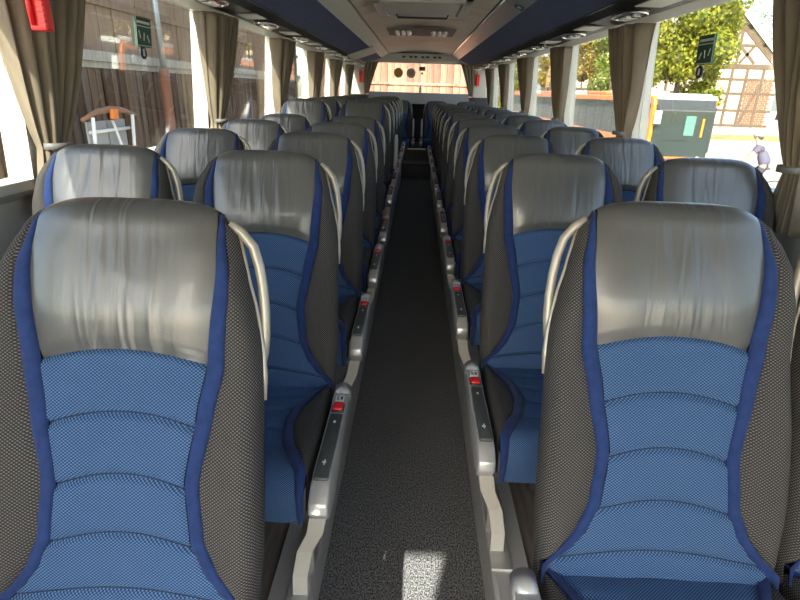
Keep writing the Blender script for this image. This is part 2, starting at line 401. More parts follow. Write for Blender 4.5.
o = tag(obj(disc('round_sticker', (0, 0, 0), .02, 'y', M_BLACK, .004), loc=(.05, Y1 + .02, 1.69)), 'tiny black dot sticker under the green one on the rear window', 'sticker')
o = thing('bottle', 'small white bottle standing on the rear shelf', 'bottle', (.03, 10.80, 1.357))
obj(tube('body', [(0, 0, 0), (0, 0, .09)], .026, M_LABEL, 12), o); obj(tube('cap', [(0, 0, .0905), (0, 0, .10), (0, 0, .125)], [.018, .012, .012], M_LABEL, 10), o)

# ------------------------------------------------------------------ seats
REC, ZJ = .30, .417
Jn = Vector((0, 0, ZJ))
Bv = Vector((0, math.sin(REC), math.cos(REC))); Nv = Vector((0, -math.cos(REC), math.sin(REC)))
S1, RT = .645, .045
def n0(t): return .012 * math.sin(PI * max(0, min(1, t / .42))) + .010 * sstep((t - .40) / .12) - .010 * sstep((t - .48) / .18)
def back_path(t):
    if t <= S1: return Jn + Bv * t + Nv * n0(t), Nv
    C = Jn + Bv * S1 + Nv * (n0(S1) - RT); ph = (t - S1) / RT
    if ph <= PI:
        d = Nv * math.cos(ph) + Bv * math.sin(ph); return C + d * RT, d
    return C - Nv * RT - Bv * (t - S1 - PI * RT), -Nv
e_w = lerp_tab([(0, .222), (.134, .228), (.24, .226), (.34, .224), (.426, .222), (.497, .219), (.573, .210), (.61, .200), (.64, .184), (.68, .168), (.715, .161), (.82, .158)])
e_b = lerp_tab([(0, .222), (.134, .228), (.24, .225), (.34, .222), (.426, .219), (.46, .215), (.51, .205), (.564, .191), (.62, .178), (.65, .170), (.68, .163), (.715, .159), (.82, .157)])
c_b = lerp_tab([(0, .205), (.02, .185), (.045, .160), (.08, .136), (.134, .115), (.23, .106), (.345, .123), (.426, .137), (.573, .150), (.65, .147), (.715, .141), (.82, .136)])
W_S = lerp_tab([(0, .022), (.2, .024), (.4, .030), (.52, .027), (.573, .022), (.63, .012), (.68, .007), (.9, .006)])
def leather_edge(a): return .446 - .024 * a * a
SEAMS_B = [.040, .140, .240, .342]
def h_common(u, t, c, e, arcfade):
    """height of the padding over the path at lateral |u| >= c"""
    x = (u - c) / max(e - c, 1e-4)
    h = (.013 - .007 * sstep((t - .25) / .15)) * sstep((x - .15) / .6) * arcfade
    return h
def seat_meshes():
    out = {}
    FT = .83
    def surf(u, t, h, path): p, nrm = path(t); return p + nrm * h + Vector((u, 0, 0))
    def fade(t): return 1 - sstep((t - .55) / .1)
    # centre panel with quilted ribs
    NC, NR = 25, 120
    v, uv = [], []
    for i in range(NR):
        for j in range(NC):
            a = -1 + 2 * j / (NC - 1); t0 = -.034 + .022 * (1 - a * a); tt = t0 + i / (NR - 1) * (leather_edge(a) - t0); u = (c_b(tt) + max(0, -tt) * .5) * a
            q = 0
            for sm in SEAMS_B:
                d = tt - (sm - .022 * a * a + .0); q += math.exp(-(d / .006) ** 2)
            d = leather_edge(a) - tt; q += math.exp(-(d / .005) ** 2)
            puff = 0
            h = .004 - .008 * min(1, q) - .006 * abs(a) ** 8 - .006 * (1 - a * a)
            v.append(surf(u, tt, h, back_path)); uv.append((u, tt))
    out['backrest_panel'] = mesh('backrest_panel', v, grid_faces(NR, NC), M_BLUE, True, uv)
    bm = bmesh.new()
    for sm in SEAMS_B:
        pts = []
        for j in range(21):
            a = -.99 + 1.98 * j / 20; tt = max(.001, sm - .022 * a * a)
            pts.append(surf(c_b(tt) * a, tt, -.0036 - .006 * abs(a) ** 8 - .006 * (1 - a * a), back_path))
        tube_bm(bm, pts, .0014, 5)
    out['quilt_seam'] = bm_mesh('quilt_seam', bm, M_THREAD, True)
    # leather headrest wrapping over the top
    NC, NR = 25, 46; v, uv = [], []
    for i in range(NR):
        for j in range(NC):
            a = -1 + 2 * j / (NC - 1); t0 = leather_edge(a); tt = t0 + (FT - t0) * i / (NR - 1); u = c_b(tt) * a
            x = abs(tt - t0); h = .006 * sstep(x / .02) - .004 - .008 * abs(a) ** 8 + .004 * (1 - a * a) * fade(tt) - .010 * (abs(a) ** 3) * sstep((tt - .60) / .06)
            v.append(surf(u, tt, h, back_path)); uv.append((u, tt))
    out['headrest'] = mesh('headrest', v, grid_faces(NR, NC), M_LEATHER, True, uv)
    # strips and bolsters
    ts = [-.034 + (FT + .034) * i / 61 for i in range(62)]
    def strip_mesh(name, path, cfun, efun, ts, sg, mtl, fadef, drop):
        v, uv = [], []; cols = [0, .12, .5, .88, 1]
        for t in ts:
            c = cfun(t); e = efun(t); wd = min(W_S(t), max(.004, e - c - .004))
            for b in cols:
                u = c + wd * b; h = h_common(u, t, c, e, fadef(t)) - (.006 if b in (0, 1) else -.0012) - drop(t)
                v.append(surf(sg * u, t, h, path)); uv.append((u, t))
        return mesh(name, v, grid_faces(len(ts), len(cols), sg < 0), mtl, True, uv)
    def wing_mesh(name, path, cfun, efun, ts, sg, mtl, fadef, drop, depth):
        v, uv = [], []; cols = [0, .15, .3, .45, .6, .72, .82, .9, .955, .99, 1, 1.0]
        for t in ts:
            c = cfun(t); e = efun(t); wd = min(W_S(t), max(.004, e - c - .004)); a0 = c + wd; rl = .030
            for k, b in enumerate(cols):
                u = a0 + (e - a0) * b; h = h_common(u, t, c, e, fadef(t)) - drop(t)
                x = max(0, min(1, (u - (e - rl)) / rl)); h -= depth * .8 * (1 - math.sqrt(max(0, 1 - x * x)))
                if k == 0: h -= .004
                if k == len(cols) - 1: h -= depth * .25; 
                v.append(surf(sg * u, t, h, path)); uv.append((u + max(0, -h) * .7, t))
        return mesh(name, v, grid_faces(len(ts), len(cols), sg < 0), mtl, True, uv)
    dropb = lambda t: .014 * sstep((t - .57) / .09)
    for sg, k in ((-1, 'L'), (1, 'R')):
        for q, ef in (('a', e_b), ('w', e_w)):       # a: side with the grab handle, w: full shoulder
            out['backrest_piping' + k + q] = strip_mesh('backrest_piping', back_path, c_b, ef, ts, sg, M_STRIP, fade, lambda t: dropb(t) + .006 * sstep((t - .62) / .04))
            out['backrest_bolster' + k + q] = wing_mesh('backrest_bolster', back_path, c_b, ef, ts, sg, M_WING, fade, dropb, .05)
    # back shell (light plastic, its rim shows along the bolsters)
    rows = [(.0, 0), (.1, 0), (.2, 0), (.3, 0), (.4, 0), (.47, 0), (.53, 0), (.58, 0), (.62, 0), (.645, .008)]
    v = []; f = []
    for t, inn in rows:
        e = e_b(t) + .003 - inn
        e -= .008
        for u, nn in ((-e, -.036), (-e - .001, -.05), (-e + .004, -.078), (-e + .04, -.10), (e - .04, -.10), (e - .004, -.078), (e + .001, -.05), (e, -.036)):
            p = Jn + Bv * t + Nv * (n0(t) * .6 + nn); v.append(p + Vector((u, 0, 0)))
    nn = 8
    for i in range(len(rows) - 1):
        for j in range(nn): f.append((i * nn + j, (i + 1) * nn + j, (i + 1) * nn + (j + 1) % nn, i * nn + (j + 1) % nn))
    f.append(tuple(range(nn))); f.append(tuple(reversed(range((len(rows) - 1) * nn, len(rows) * nn))))
    bm = bmesh.new(); bv = [bm.verts.new(q) for q in v]
    for q in f: bm.faces.new([bv[i] for i in q])
    out['back_shell'] = bm_mesh('back_shell', bm, M_DARK, False)
    # cushion
    TL = R(5); Fv = Vector((0, -math.cos(TL), math.sin(TL))); Uv = Vector((0, math.sin(TL), math.cos(TL)))
    Q0 = Jn + Vector((0, .035, -.012)); L1, RF = .42, .06
    def cu_path(t):
        if t <= L1: return Q0 + Fv * t, Uv
        C = Q0 + Fv * L1 - Uv * RF; ph = (t - L1) / RF
        if ph < 1.75:
            d = Uv * math.cos(ph) + Fv * math.sin(ph); return C + d * RF, d
        d = Uv * math.cos(1.75) + Fv * math.sin(1.75); tn = -Uv * math.sin(1.75) + Fv * math.cos(1.75)
        return C + d * RF + tn * (t - L1 - RF * 1.75), d
    TE = L1 + RF * 1.75 + .075
    e_c = lerp_tab([(0, .218), (.05, .222), (.3, .226), (.46, .224), (.65, .215)])
    c_c = lerp_tab([(0, .20), (.05, .18), (.1, .155), (.18, .13), (.26, .125), (.34, .14), (.42, .175), (.47, .197), (.6, .20)])
    one = lambda t: 1 - sstep((t - .38) / .1) ; zero = lambda t: 0
    NC, NR = 21, 60; v, uv = [], []
    for i in range(NR):
        for j in range(NC):
            a = -1 + 2 * j / (NC - 1); t = TE * i / (NR - 1); u = c_c(t) * a
            q = sum(math.exp(-((t - s_ + .01 * a * a) / .006) ** 2) for s_ in (.10, .19, .28, .37))
            h = -.008 * min(1, q) - .006 * abs(a) ** 8 - .006 * (1 - a * a); v.append(surf(u, t, h, cu_path)); uv.append((u, t))
    out['seat_cushion'] = mesh('seat_cushion', v, grid_faces(NR, NC, True), M_BLUE, True, uv)
    ts2 = [TE * i / 49 for i in range(50)]
    for sg, k in ((-1, 'L'), (1, 'R')):
        out['cushion_piping' + k] = strip_mesh('cushion_piping', cu_path, c_c, e_c, ts2, sg, M_STRIP, one, zero); out['cushion_piping' + k].flip_normals()
        out['cushion_bolster' + k] = wing_mesh('cushion_bolster', cu_path, c_c, e_c, ts2, sg, M_WING, one, zero, .07); out['cushion_bolster' + k].flip_normals()
    out['seat_base'] = prism_x('seat_base', [(.05, ZJ - .02), (.05, ZJ - .09), (-.05, ZJ - .12), (-.36, ZJ - .085), (-.405, ZJ - .05), (-.405, ZJ - .03), (-.05, ZJ - .04)], -.205, .205, M_DARK, .008)
    for sg, k in ((-1, 'L'), (1, 'R')):      # sg = side the aisle is on
        x0 = sg * .233; x1 = sg * .277; xm = (x0 + x1) / 2
        zt = ZJ + .002
        prof = [(-.02, zt - .055), (-.015, zt - .02), (-.035, zt + .004), (-.08, zt + .012), (-.13, zt + .006), (-.40, zt + .004), (-.445, zt - .006), (-.475, zt - .03), (-.48, zt - .055), (-.45, zt - .09), (-.40, zt - .105), (-.36, zt - .10), (-.25, zt - .075)]
        out['side_panel' + k] = prism_x('side_panel', prof, min(x0, x1), max(x0, x1), M_SILVER, .006, True)
        bm = bmesh.new(); bm_box(bm, (xm - .0175, -.43, zt - .002), (xm + .0175, -.168, zt + .009), .005)
        out['control_pad' + k] = bm_mesh('control_pad', bm, M_PAD, True)
        bm = bmesh.new(); bm_box(bm, (xm - .003, -.215, zt + .0088), (xm + .003, -.205, zt + .0098)); bm_box(bm, (xm - .005, -.378, zt + .0088), (xm + .004, -.372, zt + .0098)); bm_box(bm, (xm - .001, -.385, zt + .0088), (xm + .002, -.365, zt + .0098))
        out['pad_symbols' + k] = bm_mesh('pad_symbols', bm, M_LABEL)
        bm = bmesh.new(); bm_box(bm, (xm - .014, -.158, zt), (xm + .014, -.122, zt + .017), .005)
        out['release_button' + k] = bm_mesh('release_button', bm, M_RED, True)
        bm = bmesh.new(); bm_box(bm, (xm - .0165, -.161, zt - .002), (xm + .0165, -.119, zt + .0115), .003)
        out['button_frame' + k] = bm_mesh('button_frame', bm, M_BLACK, True)
        bm = bmesh.new(); bm_box(bm, (xm - .012, -.114, zt + .008), (xm + .012, -.084, zt + .0135), .001)
        out['info_label' + k] = bm_mesh('info_label', bm, M_LABEL)
        bm = bmesh.new()
        for a, b in ((-.109, .008), (-.103, .006), (-.097, .008), (-.091, .004)): bm_box(bm, (xm - .009, a, zt + .0133), (xm - .009 + b, a + .003, zt + .0142))
        bm_box(bm, (xm + .002, -.108, zt + .0133), (xm + .008, -.092, zt + .0142))
        out['label_print' + k] = bm_mesh('label_print', bm, M_PAD)
        cap = [(xm - sg * .0, -.045 + .0 * a, zt) for a in (0,)]
        bm = bmesh.new(); r_ = bmesh.ops.create_cone(bm, cap_ends=True, segments=24, radius1=.024, radius2=.024, depth=.05)
        for q in r_['verts']: q.co = Matrix.Rotation(PI / 2, 3, 'X') @ q.co + Vector((xm, -.045, zt - .006))
        out['hinge_cap' + k] = bm_mesh('hinge_cap', bm, M_SILVER, True)
        # leg: curved plate from the panel nose to the podium with an outer rib
        pl = [(-.40, zt - .09), (-.385, zt - .16), (-.355, zt - .25), (-.345, zt - .34), (-.345, 0)]
        v = []; wds = [.05, .04, .04, .045, .055]
        for (yy, zq), wd in zip(pl, wds):
            for dx, dy in ((-.019, -wd), (.019, -wd), (.021, -wd * .5), (.012, 0), (.021, wd * .5), (.019, wd), (-.019, wd)):
                v.append((xm - sg * (.006 + .062 * sstep((zt - .09 - zq) / .24)) + sg * dx, yy + dy * 1.0, zq))
        k7 = 7; f = [(i * k7 + j, i * k7 + (j + 1) % k7, (i + 1) * k7 + (j + 1) % k7, (i + 1) * k7 + j) for i in range(len(pl) - 1) for j in range(k7)]
        f += [tuple(range(k7)), tuple(reversed(range((len(pl) - 1) * k7, len(pl) * k7)))]
        bm = bmesh.new(); bv = [bm.verts.new(q) for q in v]
        for q in f: bm.faces.new([bv[i] for i in q])
        out['leg' + k] = bm_mesh('leg', bm, M_SHELL, False)
        bm = bmesh.new(); bm_box(bm, (xm - sg * .075 - .03, -.46, .0125), (xm - sg * .075 + .03, -.05, .024), .003)
        out['foot_rail' + k] = bm_mesh('foot_rail', bm, M_SILVER)
        def bp(t, u, nn): return Jn + Bv * t + Nv * nn + Vector((sg * u, 0, 0))
        hp = [bp(.655, .160, -.035), bp(.642, .178, -.04), bp(.618, .197, -.045), bp(.585, .207, -.048), bp(.55, .213, -.05), bp(.51, .217, -.051), bp(.47, .218, -.052), bp(.44, .216, -.054), bp(.41, .210, -.056)]
        bm = bmesh.new(); tube_bm(bm, hp, [.007, .008, .0085, .0088, .0088, .0088, .0088, .0085, .008], 10)
        tube_bm(bm, [bp(t_, e_b(t_) + .001, -.042) for t_ in (.64, .60, .56, .52, .48, .44, .40, .36)], [.003, .0035, .0035, .0035, .0035, .005, .006, .003], 6)
        out['grab_handle' + k] = bm_mesh('grab_handle', bm, M_HANDLE, True)
        bm = bmesh.new(); bm_box(bm, (-.021, -.25, zt - .0), (.021, -.21, zt))
        bm.free()
        # folded-up armrest used on a few seats
        bm = bmesh.new(); tube_bm(bm, [bp(.03, .25, .03), bp(.08, .25, .03), bp(.30, .25, .03), bp(.345, .25, .028)], [.016, .019, .019, .012], 10)
        out['folded_armrest' + k] = bm_mesh('folded_armrest', bm, M_SHELL, True)
    # window-side legless support
    out['wall_support'] = box('wall_support', (-.17, -.17, ZJ - .19), (.17, .03, ZJ - .10), M_DARK, .01)
    out['pedestal'] = box('pedestal', (-.045, -.12, .0), (.045, .0, ZJ - .17), M_DARK, .008)
    return out
SM = seat_meshes()
def make_seat(aisle, window, label, loc, folded=False, bench=False):
    k = 'L' if aisle < 0 else 'R'
    root = thing('coach_seat', label, 'seat', loc, 'blue and grey coach seats in rows')
    for nm in ('backrest_panel', 'headrest', 'back_shell', 'quilt_seam', 'seat_cushion', 'seat_base') + (() if bench else ('wall_support', 'pedestal')): obj(SM[nm], root)
    for nm in ('backrest_piping', 'backrest_bolster', 'cushion_piping', 'cushion_bolster'):
        for q in 'LR': obj(SM[nm + q + (('a' if q == k else 'w') if nm.startswith('back') else '')], root, nm)
    obj(SM['grab_handle' + k], root, 'grab_handle')
    if not window:
        sp_ = obj(SM['side_panel' + k], root, 'side_panel')
        for nm in ('control_pad', 'pad_symbols', 'release_button', 'button_frame', 'info_label', 'label_print', 'hinge_cap'):
            o = obj(SM[nm + k], sp_, nm)
        if not bench: obj(SM['leg' + k], root, 'leg'); obj(SM['foot_rail' + k], root, 'foot_rail')
        if folded: obj(SM['folded_armrest' + k], root, 'folded_armrest')
    return root
XA, XW = .4565, .942
NROW = 11
for s in (-1, 1):
    sd = 'barn side' if s < 0 else 'bus side'
    for i in range(NROW):
        y = (.769 + i * .8114) if s > 0 else (.636 + i * .7707)
        z = ZP + (.09 if (s < 0 and i >= 5) else 0)
        row = 'front' if i == 0 else ordn[i]
        fold = (s < 0 and i == 6)
        if fold: lab = 'aisle coach seat with folded-up armrest, seventh row, barn side of the aisle'
        elif i == 0: lab = 'front-row aisle coach seat, grey leather headrest, ribbed blue back, %s of the aisle' % sd
        else: lab = '%s-row aisle coach seat with grey headrest and silver side panel, %s of the aisle' % (row, sd)
        make_seat(-s, False, lab, (s * (XA + (.015 if i == 0 else -.005)), y, z), fold)
        lab = '%s-row window coach seat with grey leather headrest, beside the %s windows' % (row, 'barn-side' if s < 0 else 'bus-side')
        make_seat(-s, True, lab, (s * XW, y + .02, z))
for s in (-1, 1):
    sd = 'barn side' if s < 0 else 'bus side'
    make_seat(-s, False, 'rear bench aisle seat with folded-up armrest, raised on the step, %s' % sd, (s * .325, 9.98, .46 - .29), True, True)
    make_seat(-s, True, 'rear bench window seat raised on the step, %s' % sd, (s * .86, 9.98, .46 - .29), False, True)

# ------------------------------------------------------------------ curtains
def curtain(s, y, label, seed=0):
    rnd = random.Random(seed)
    root = thing('curtain', label, 'curtain', (wx(1.45, s), y, 1.0), 'taupe curtains tied back at the window pillars')
    NZ, NP = 32, 90; ztop, ztie, zbot = .748, .20, .0
    ph = rnd.random() * 6; vv = []; npl = 6
    for i in range(NZ):
        z = ztop + (zbot - ztop) * i / (NZ - 1)
        if z > ztie: q = ((z - ztie) / (ztop - ztie)) ** .7
        else: q = .25 * ((ztie - z) / (ztie - zbot)) ** .8
        ya = -.02 + (-.15 + .02) * q; yb = .055 + (.21 - .055) * q
        lean = wx(1.0 + z, 1) - wx(1.45, 1)
        amp = .018 + .026 * q
        for j in range(NP):
            a = j / (NP - 1)
            th = a * npl * 2 * PI + ph + .5 * math.sin(z * 4 + ph)
            off = -(.055 + .045 * sstep(a / .35) * (.35 + .65 * q)) + amp * math.sin(th) + .006 * math.sin(a * 47 + z * 7)
            vv.append((s * (lean + off), ya + (yb - ya) * a + .010 * q * math.cos(th * 1.0), z))
    o = obj(mesh('cloth', vv, grid_faces(NZ, NP), M_CURT, True), root); o.modifiers.new('thick', 'SOLIDIFY').thickness = .003
    bm = bmesh.new(); pr_ = None
    rg = [(s * (-.070 + .037 * math.cos(2 * PI * k / 20)), (.0175 + .043 * math.sin(2 * PI * k / 20)), ztie) for k in range(21)]
    for k in range(20):
        p, q = Vector(rg[k]), Vector(rg[k + 1]); d = Vector((0, 0, .010))
        bm.faces.new([bm.verts.new(p - d), bm.verts.new(q - d), bm.verts.new(q + d), bm.verts.new(p + d)])
    bmesh.ops.remove_doubles(bm, verts=bm.verts, dist=1e-5)
    o2 = obj(bm_mesh('tieback', bm, M_BAND, True), root); o2.modifiers.new('thick', 'SOLIDIFY').thickness = .003
    return root
for s in (-1, 1):
    for i, y in enumerate([p for p in PIL if 1 < p < 10]):
        curtain(s, y, 'taupe tied-back curtain at the %s pillar from the front, %s' % (ordn[i], 'barn side' if s < 0 else 'bus side'), seed=i * 2 + (s > 0))
for s in (-1, 1):   # gathered diagonal curtains at the rear window corners
    vv = []; NZ, NP = 20, 24
    for i in range(NZ):
        z = 1.86 - .55 * i / (NZ - 1); q = i / (NZ - 1)
        for j in range(NP):
            a = j / (NP - 1); x = 1.02 - (.17 * (1 - q) ** 1.2 + .09) * a; vv.append((s * x, 10.79 + .014 * math.sin(a * 22 + q), z))
    o = obj(mesh('rear_curtain', vv, grid_faces(NZ, NP), M_CURT, True)); o.modifiers.new('thick', 'SOLIDIFY').thickness = .003
    tag(o, 'taupe curtain swept aside at the rear window corner, %s' % ('barn side' if s < 0 else 'bus side'), 'curtain')

# red emergency hammers
def hammer(loc, label, sc=1.):
    root = thing('emergency_hammer', label, 'hammer', loc, 'red emergency hammers'); root.scale = (sc, sc, sc)
    obj(box('holder', (-.028, -.02, -.075), (.028, .02, .075), M_RED, .006), root)
    for k in range(9): obj(box('rib', (.006, -.025, -.066 + k * .015), (.026, -.018, -.059 + k * .015), M_RED), root)
    obj(tube('hammer_handle', [(-.012, -.026, -.06), (-.012, -.03, 0), (-.012, -.026, .1)], .008, M_RED), root)
    if loc[1] < 5: obj(box('bracket', (-.18 if loc[0] < 0 else .0, -.01, .052), (.0 if loc[0] < 0 else .18, .015, .072), M_SHELL), root)
    return root
hammer((-1.035, 1.60, 1.580), 'red emergency hammer in its holder, in front of the first barn-side curtain', .85)
hammer((-1.08, 10.80, 1.60), 'red emergency hammer box at the rear corner, barn side', 1.3)
hammer((1.08, 10.80, 1.60), 'red emergency hammer box at the rear corner, bus side', 1.3)

# stickers on the side windows
def exit_sticker(s, y, z, label, hh=.058, ww=.14):
    x = wx(z, s) - s * .001; lean = math.atan2(XB - XT, ZT_ - ZB_) * s
    root = thing('exit_sticker', label, 'sticker', (x, y, z), rot=(0, -lean, 0))
    obj(box('plate', (-.003, -ww / 2, -hh), (.003, ww / 2, hh), M_GREEN), root)
    fx = -s * .0035
    def mk(name, y0, y1, z0, z1, m=M_SIGNW): obj(box(name, (fx - .0008, y0, z0), (fx + .0008, y1, z1), m), root)
    mk('frame_line', -ww / 2 + .004, ww / 2 - .004, .022, .025); mk('frame_line', -ww / 2 + .004, ww / 2 - .004, -hh + .004, -hh + .007); mk('frame_line', -ww / 2 + .003, -ww / 2 + .006, -hh, hh)
    mk('lettering', -ww / 2 + .012, ww / 2 - .014, .034, .044)
    for k in range(3):
        yk = -.038 + k * .038
        me = box('pictogram', (-.0008, -.003, -.016), (.0008, .003, .016), M_SIGNW); o = obj(me, root, loc=(fx, yk, -.01 - .006 * k), rot=(R([25, -10, 35][k]), 0, 0))
    return root
exit_sticker(-1, 2.56, 1.595, 'green and white emergency exit sticker on the first barn-side window')
exit_sticker(1, 2.57, 1.59, 'green and white emergency exit sticker on the window facing the timbered house')
for s, y, z, lb in ((-1, 2.55, 1.515, 'small dark oval sticker under the exit sign, barn-side window'), (1, 2.60, 1.505, 'small dark oval sticker under the exit sign, bus-side window')):
    o = obj(disc('oval_sticker', (0, 0, 0), .022, 'x', M_NAVYOV, .004), loc=(wx(z, s) - s * .001, y, z)); o.scale = (1, 1.35, 1.2); tag(o, lb, 'sticker')
    obj(box('number', (-s * .003 - .0006, -.006, -.012), (-s * .003 + .0006, .006, .012), M_SIGNW), o)

# ------------------------------------------------------------------ outside
GZ = -1.25
M_GROUND = mat('pale_paving', (.34, .32, .27), .9, noise=((.6, .6, .6), (.29, .275, .235), 6))
M_GRASS = mat('dry_grass', (.16, .17, .05), .95, noise=((3, 3, 3), (.24, .21, .08), 5))
struct(obj(box('ground', (-60, -60, GZ - .2), (160, 160, GZ), M_GROUND)))
def wood(name, a, b): return mat(name, a, .85, spec=.2, noise=((18, 18, 1.2), b, 6), bump=((30, 30, 2), .4))
WOODS = [wood('barn_board_%d' % k, c, d) for k, (c, d) in enumerate([((.055, .028, .016), (.10, .058, .034)), ((.07, .038, .025), (.12, .072, .046)), ((.085, .046, .027), (.18, .115, .07)), ((.065, .038, .027), (.19, .14, .10))])]
UPW = [wood('upper_board_%d' % k, c, d) for k, (c, d) in enumerate([((.22, .14, .085), (.30, .20, .13)), ((.18, .115, .07), (.26, .175, .115))])]
M_BEAM = wood('weathered_beam', (.30, .26, .20), (.40, .36, .29))
BX = -4.2
barn = thing('barn', 'dark wooden plank barn with a pale beam, beside the coach', 'barn', (BX, 8, GZ))
obj(box('wall_core', (-.5, -5.6, 0), (-.02, 12, 7), M_DARK), barn)
brd = [box('board', (-.012, -.078, 0), (.026, .078, 2.9), m) for m in WOODS]
y = 2.5; rnd = random.Random(3)
while y < 19.8:
    o = obj(brd[rnd.randrange(4)], barn, 'board', loc=(rnd.uniform(-.012, .02), y - 8, 0)); o.scale = (1, rnd.uniform(.72, 1.0), 1); y += .178
obj(box('beam', (-.02, -5.6, 2.88), (.10, 12, 3.0), M_BEAM), barn)
obj(box('beam', (-.02, -5.6, 2.80), (.06, 12, 2.878), M_BEAM), barn)
ub = [box('upper_board', (-.012, -.17, 3.0), (.02, .17, 7), m) for m in UPW]
y = 2.6
while y < 19.8:
    obj(ub[rnd.randrange(2)], barn, 'upper_board', loc=(rnd.uniform(-.008, .008), y - 8, 0)); y += .35
obj(box('cross_batten', (.02, -5.6, 3.55), (.05, 12, 3.63), UPW[1]), barn)
obj(box('cross_batten', (.02, -5.6, 4.3), (.05, 12, 4.38), UPW[1]), barn)
# post and downpipe in front of the barn
pp = thing('downpipe', 'grey metal downpipe running into a rusty standpipe at the barn wall', 'pipe', (-3.98, 9.0, GZ))
obj(tube('upper_pipe', [(0, 0, 2.85), (.0, -.05, 3.6), (0, -.1, 4.6)], .05, mat('zinc', (.35, .37, .37), .4, metal=.6), 10), pp)
obj(tube('lower_pipe', [(0, 0, 0), (0, 0, 2.84)], .075, mat('rusty_paint', (.22, .085, .04), .7), 10), pp)
ws = tag(obj(box('wall_plate', (-.01, -.06, -.22), (.012, .06, .22), M_LABEL, .003), loc=(-4.155, 5.95, GZ + 3.2)), 'white narrow plate fixed to the upper barn boards', 'plate')
rs = thing('round_plate', 'small white round plate on the upper barn boards', 'plate', (-4.165, 6.6, GZ + 3.4))
obj(disc('plate', (0, 0, 0), .11, 'x', M_LABEL, .01), rs); obj(disc('inner_mark', (.007, 0, 0), .06, 'x', M_PAD, .006), rs)
# cart leaning at the barn wall
ct = thing('hand_cart', 'hand cart with white tube frame, grey panels and brown wooden top by the barn', 'cart', (-3.75, 6.75, GZ)); ct.scale = (1, 1, 1.1)
M_WT = mat('white_tube', (.75, .75, .72), .4); M_GP = mat('grey_panel', (.30, .32, .33), .6); M_BT = mat('brown_top', (.24, .12, .06), .6)
for yy in (-.45, .45):
    obj(tube('frame_tube', [(-.05, yy, .0), (.0, yy, 1.0), (.08, yy, 2.05)], .022, M_WT), ct)
for zq in (1.2, 1.55, 1.9): obj(tube('cross_bar', [(.02, -.45, zq), (.02, .45, zq)], .018, M_WT), ct)
obj(tube('diagonal_bar', [(.03, .05, 2.0), (.03, .42, 1.2)], .018, M_WT), ct)
obj(box('side_panel', (-.04, -.42, 1.0), (-.015, -.02, 2.0), M_GP), ct); obj(box('side_panel', (-.04, .02, 1.0), (-.015, .42, 2.0), M_GP), ct)
obj(tube('wooden_top', [(.05, -.62, 2.03), (.05, -.3, 2.10), (.05, 0, 2.12), (.05, .3, 2.10), (.05, .62, 2.03)], [.02, .03, .035, .03, .02], M_BT), ct)
obj(box('orange_clip', (.07, -.06, 2.02), (.11, .06, 2.12), mat('orange_clip', (.8, .2, .02), .5)), ct)
for yy in (-.5, .5):
    obj(disc('wheel', (-.05, yy, .2), .2, 'y', M_BLACK, .06, 20), ct)

# reddish plank wall behind the coach
rb = thing('plank_shed', 'reddish wooden plank shed behind the rear window', 'shed', (0, 19, GZ))
RW = [wood('red_board_%d' % k, c, d) for k, (c, d) in enumerate([((.17, .065, .045), (.26, .14, .10)), ((.22, .10, .065), (.28, .17, .125)), ((.15, .06, .042), (.23, .115, .085))])]
obj(box('wall_core', (-3.6, .02, 0), (1.95, .6, 5), M_DARK), rb)
rbm = [box('board', (-.1, -.02, 0), (.1, .02, 5), m) for m in RW]
x = -3.5
while x < 1.9:
    obj(rbm[rnd.randrange(3)], rb, 'board', loc=(x, rnd.uniform(-.015, .01), 0)); x += .215
obj(box('rail', (-3.6, -.08, 2.80), (1.95, -.02, 2.88), RW[1]), rb)

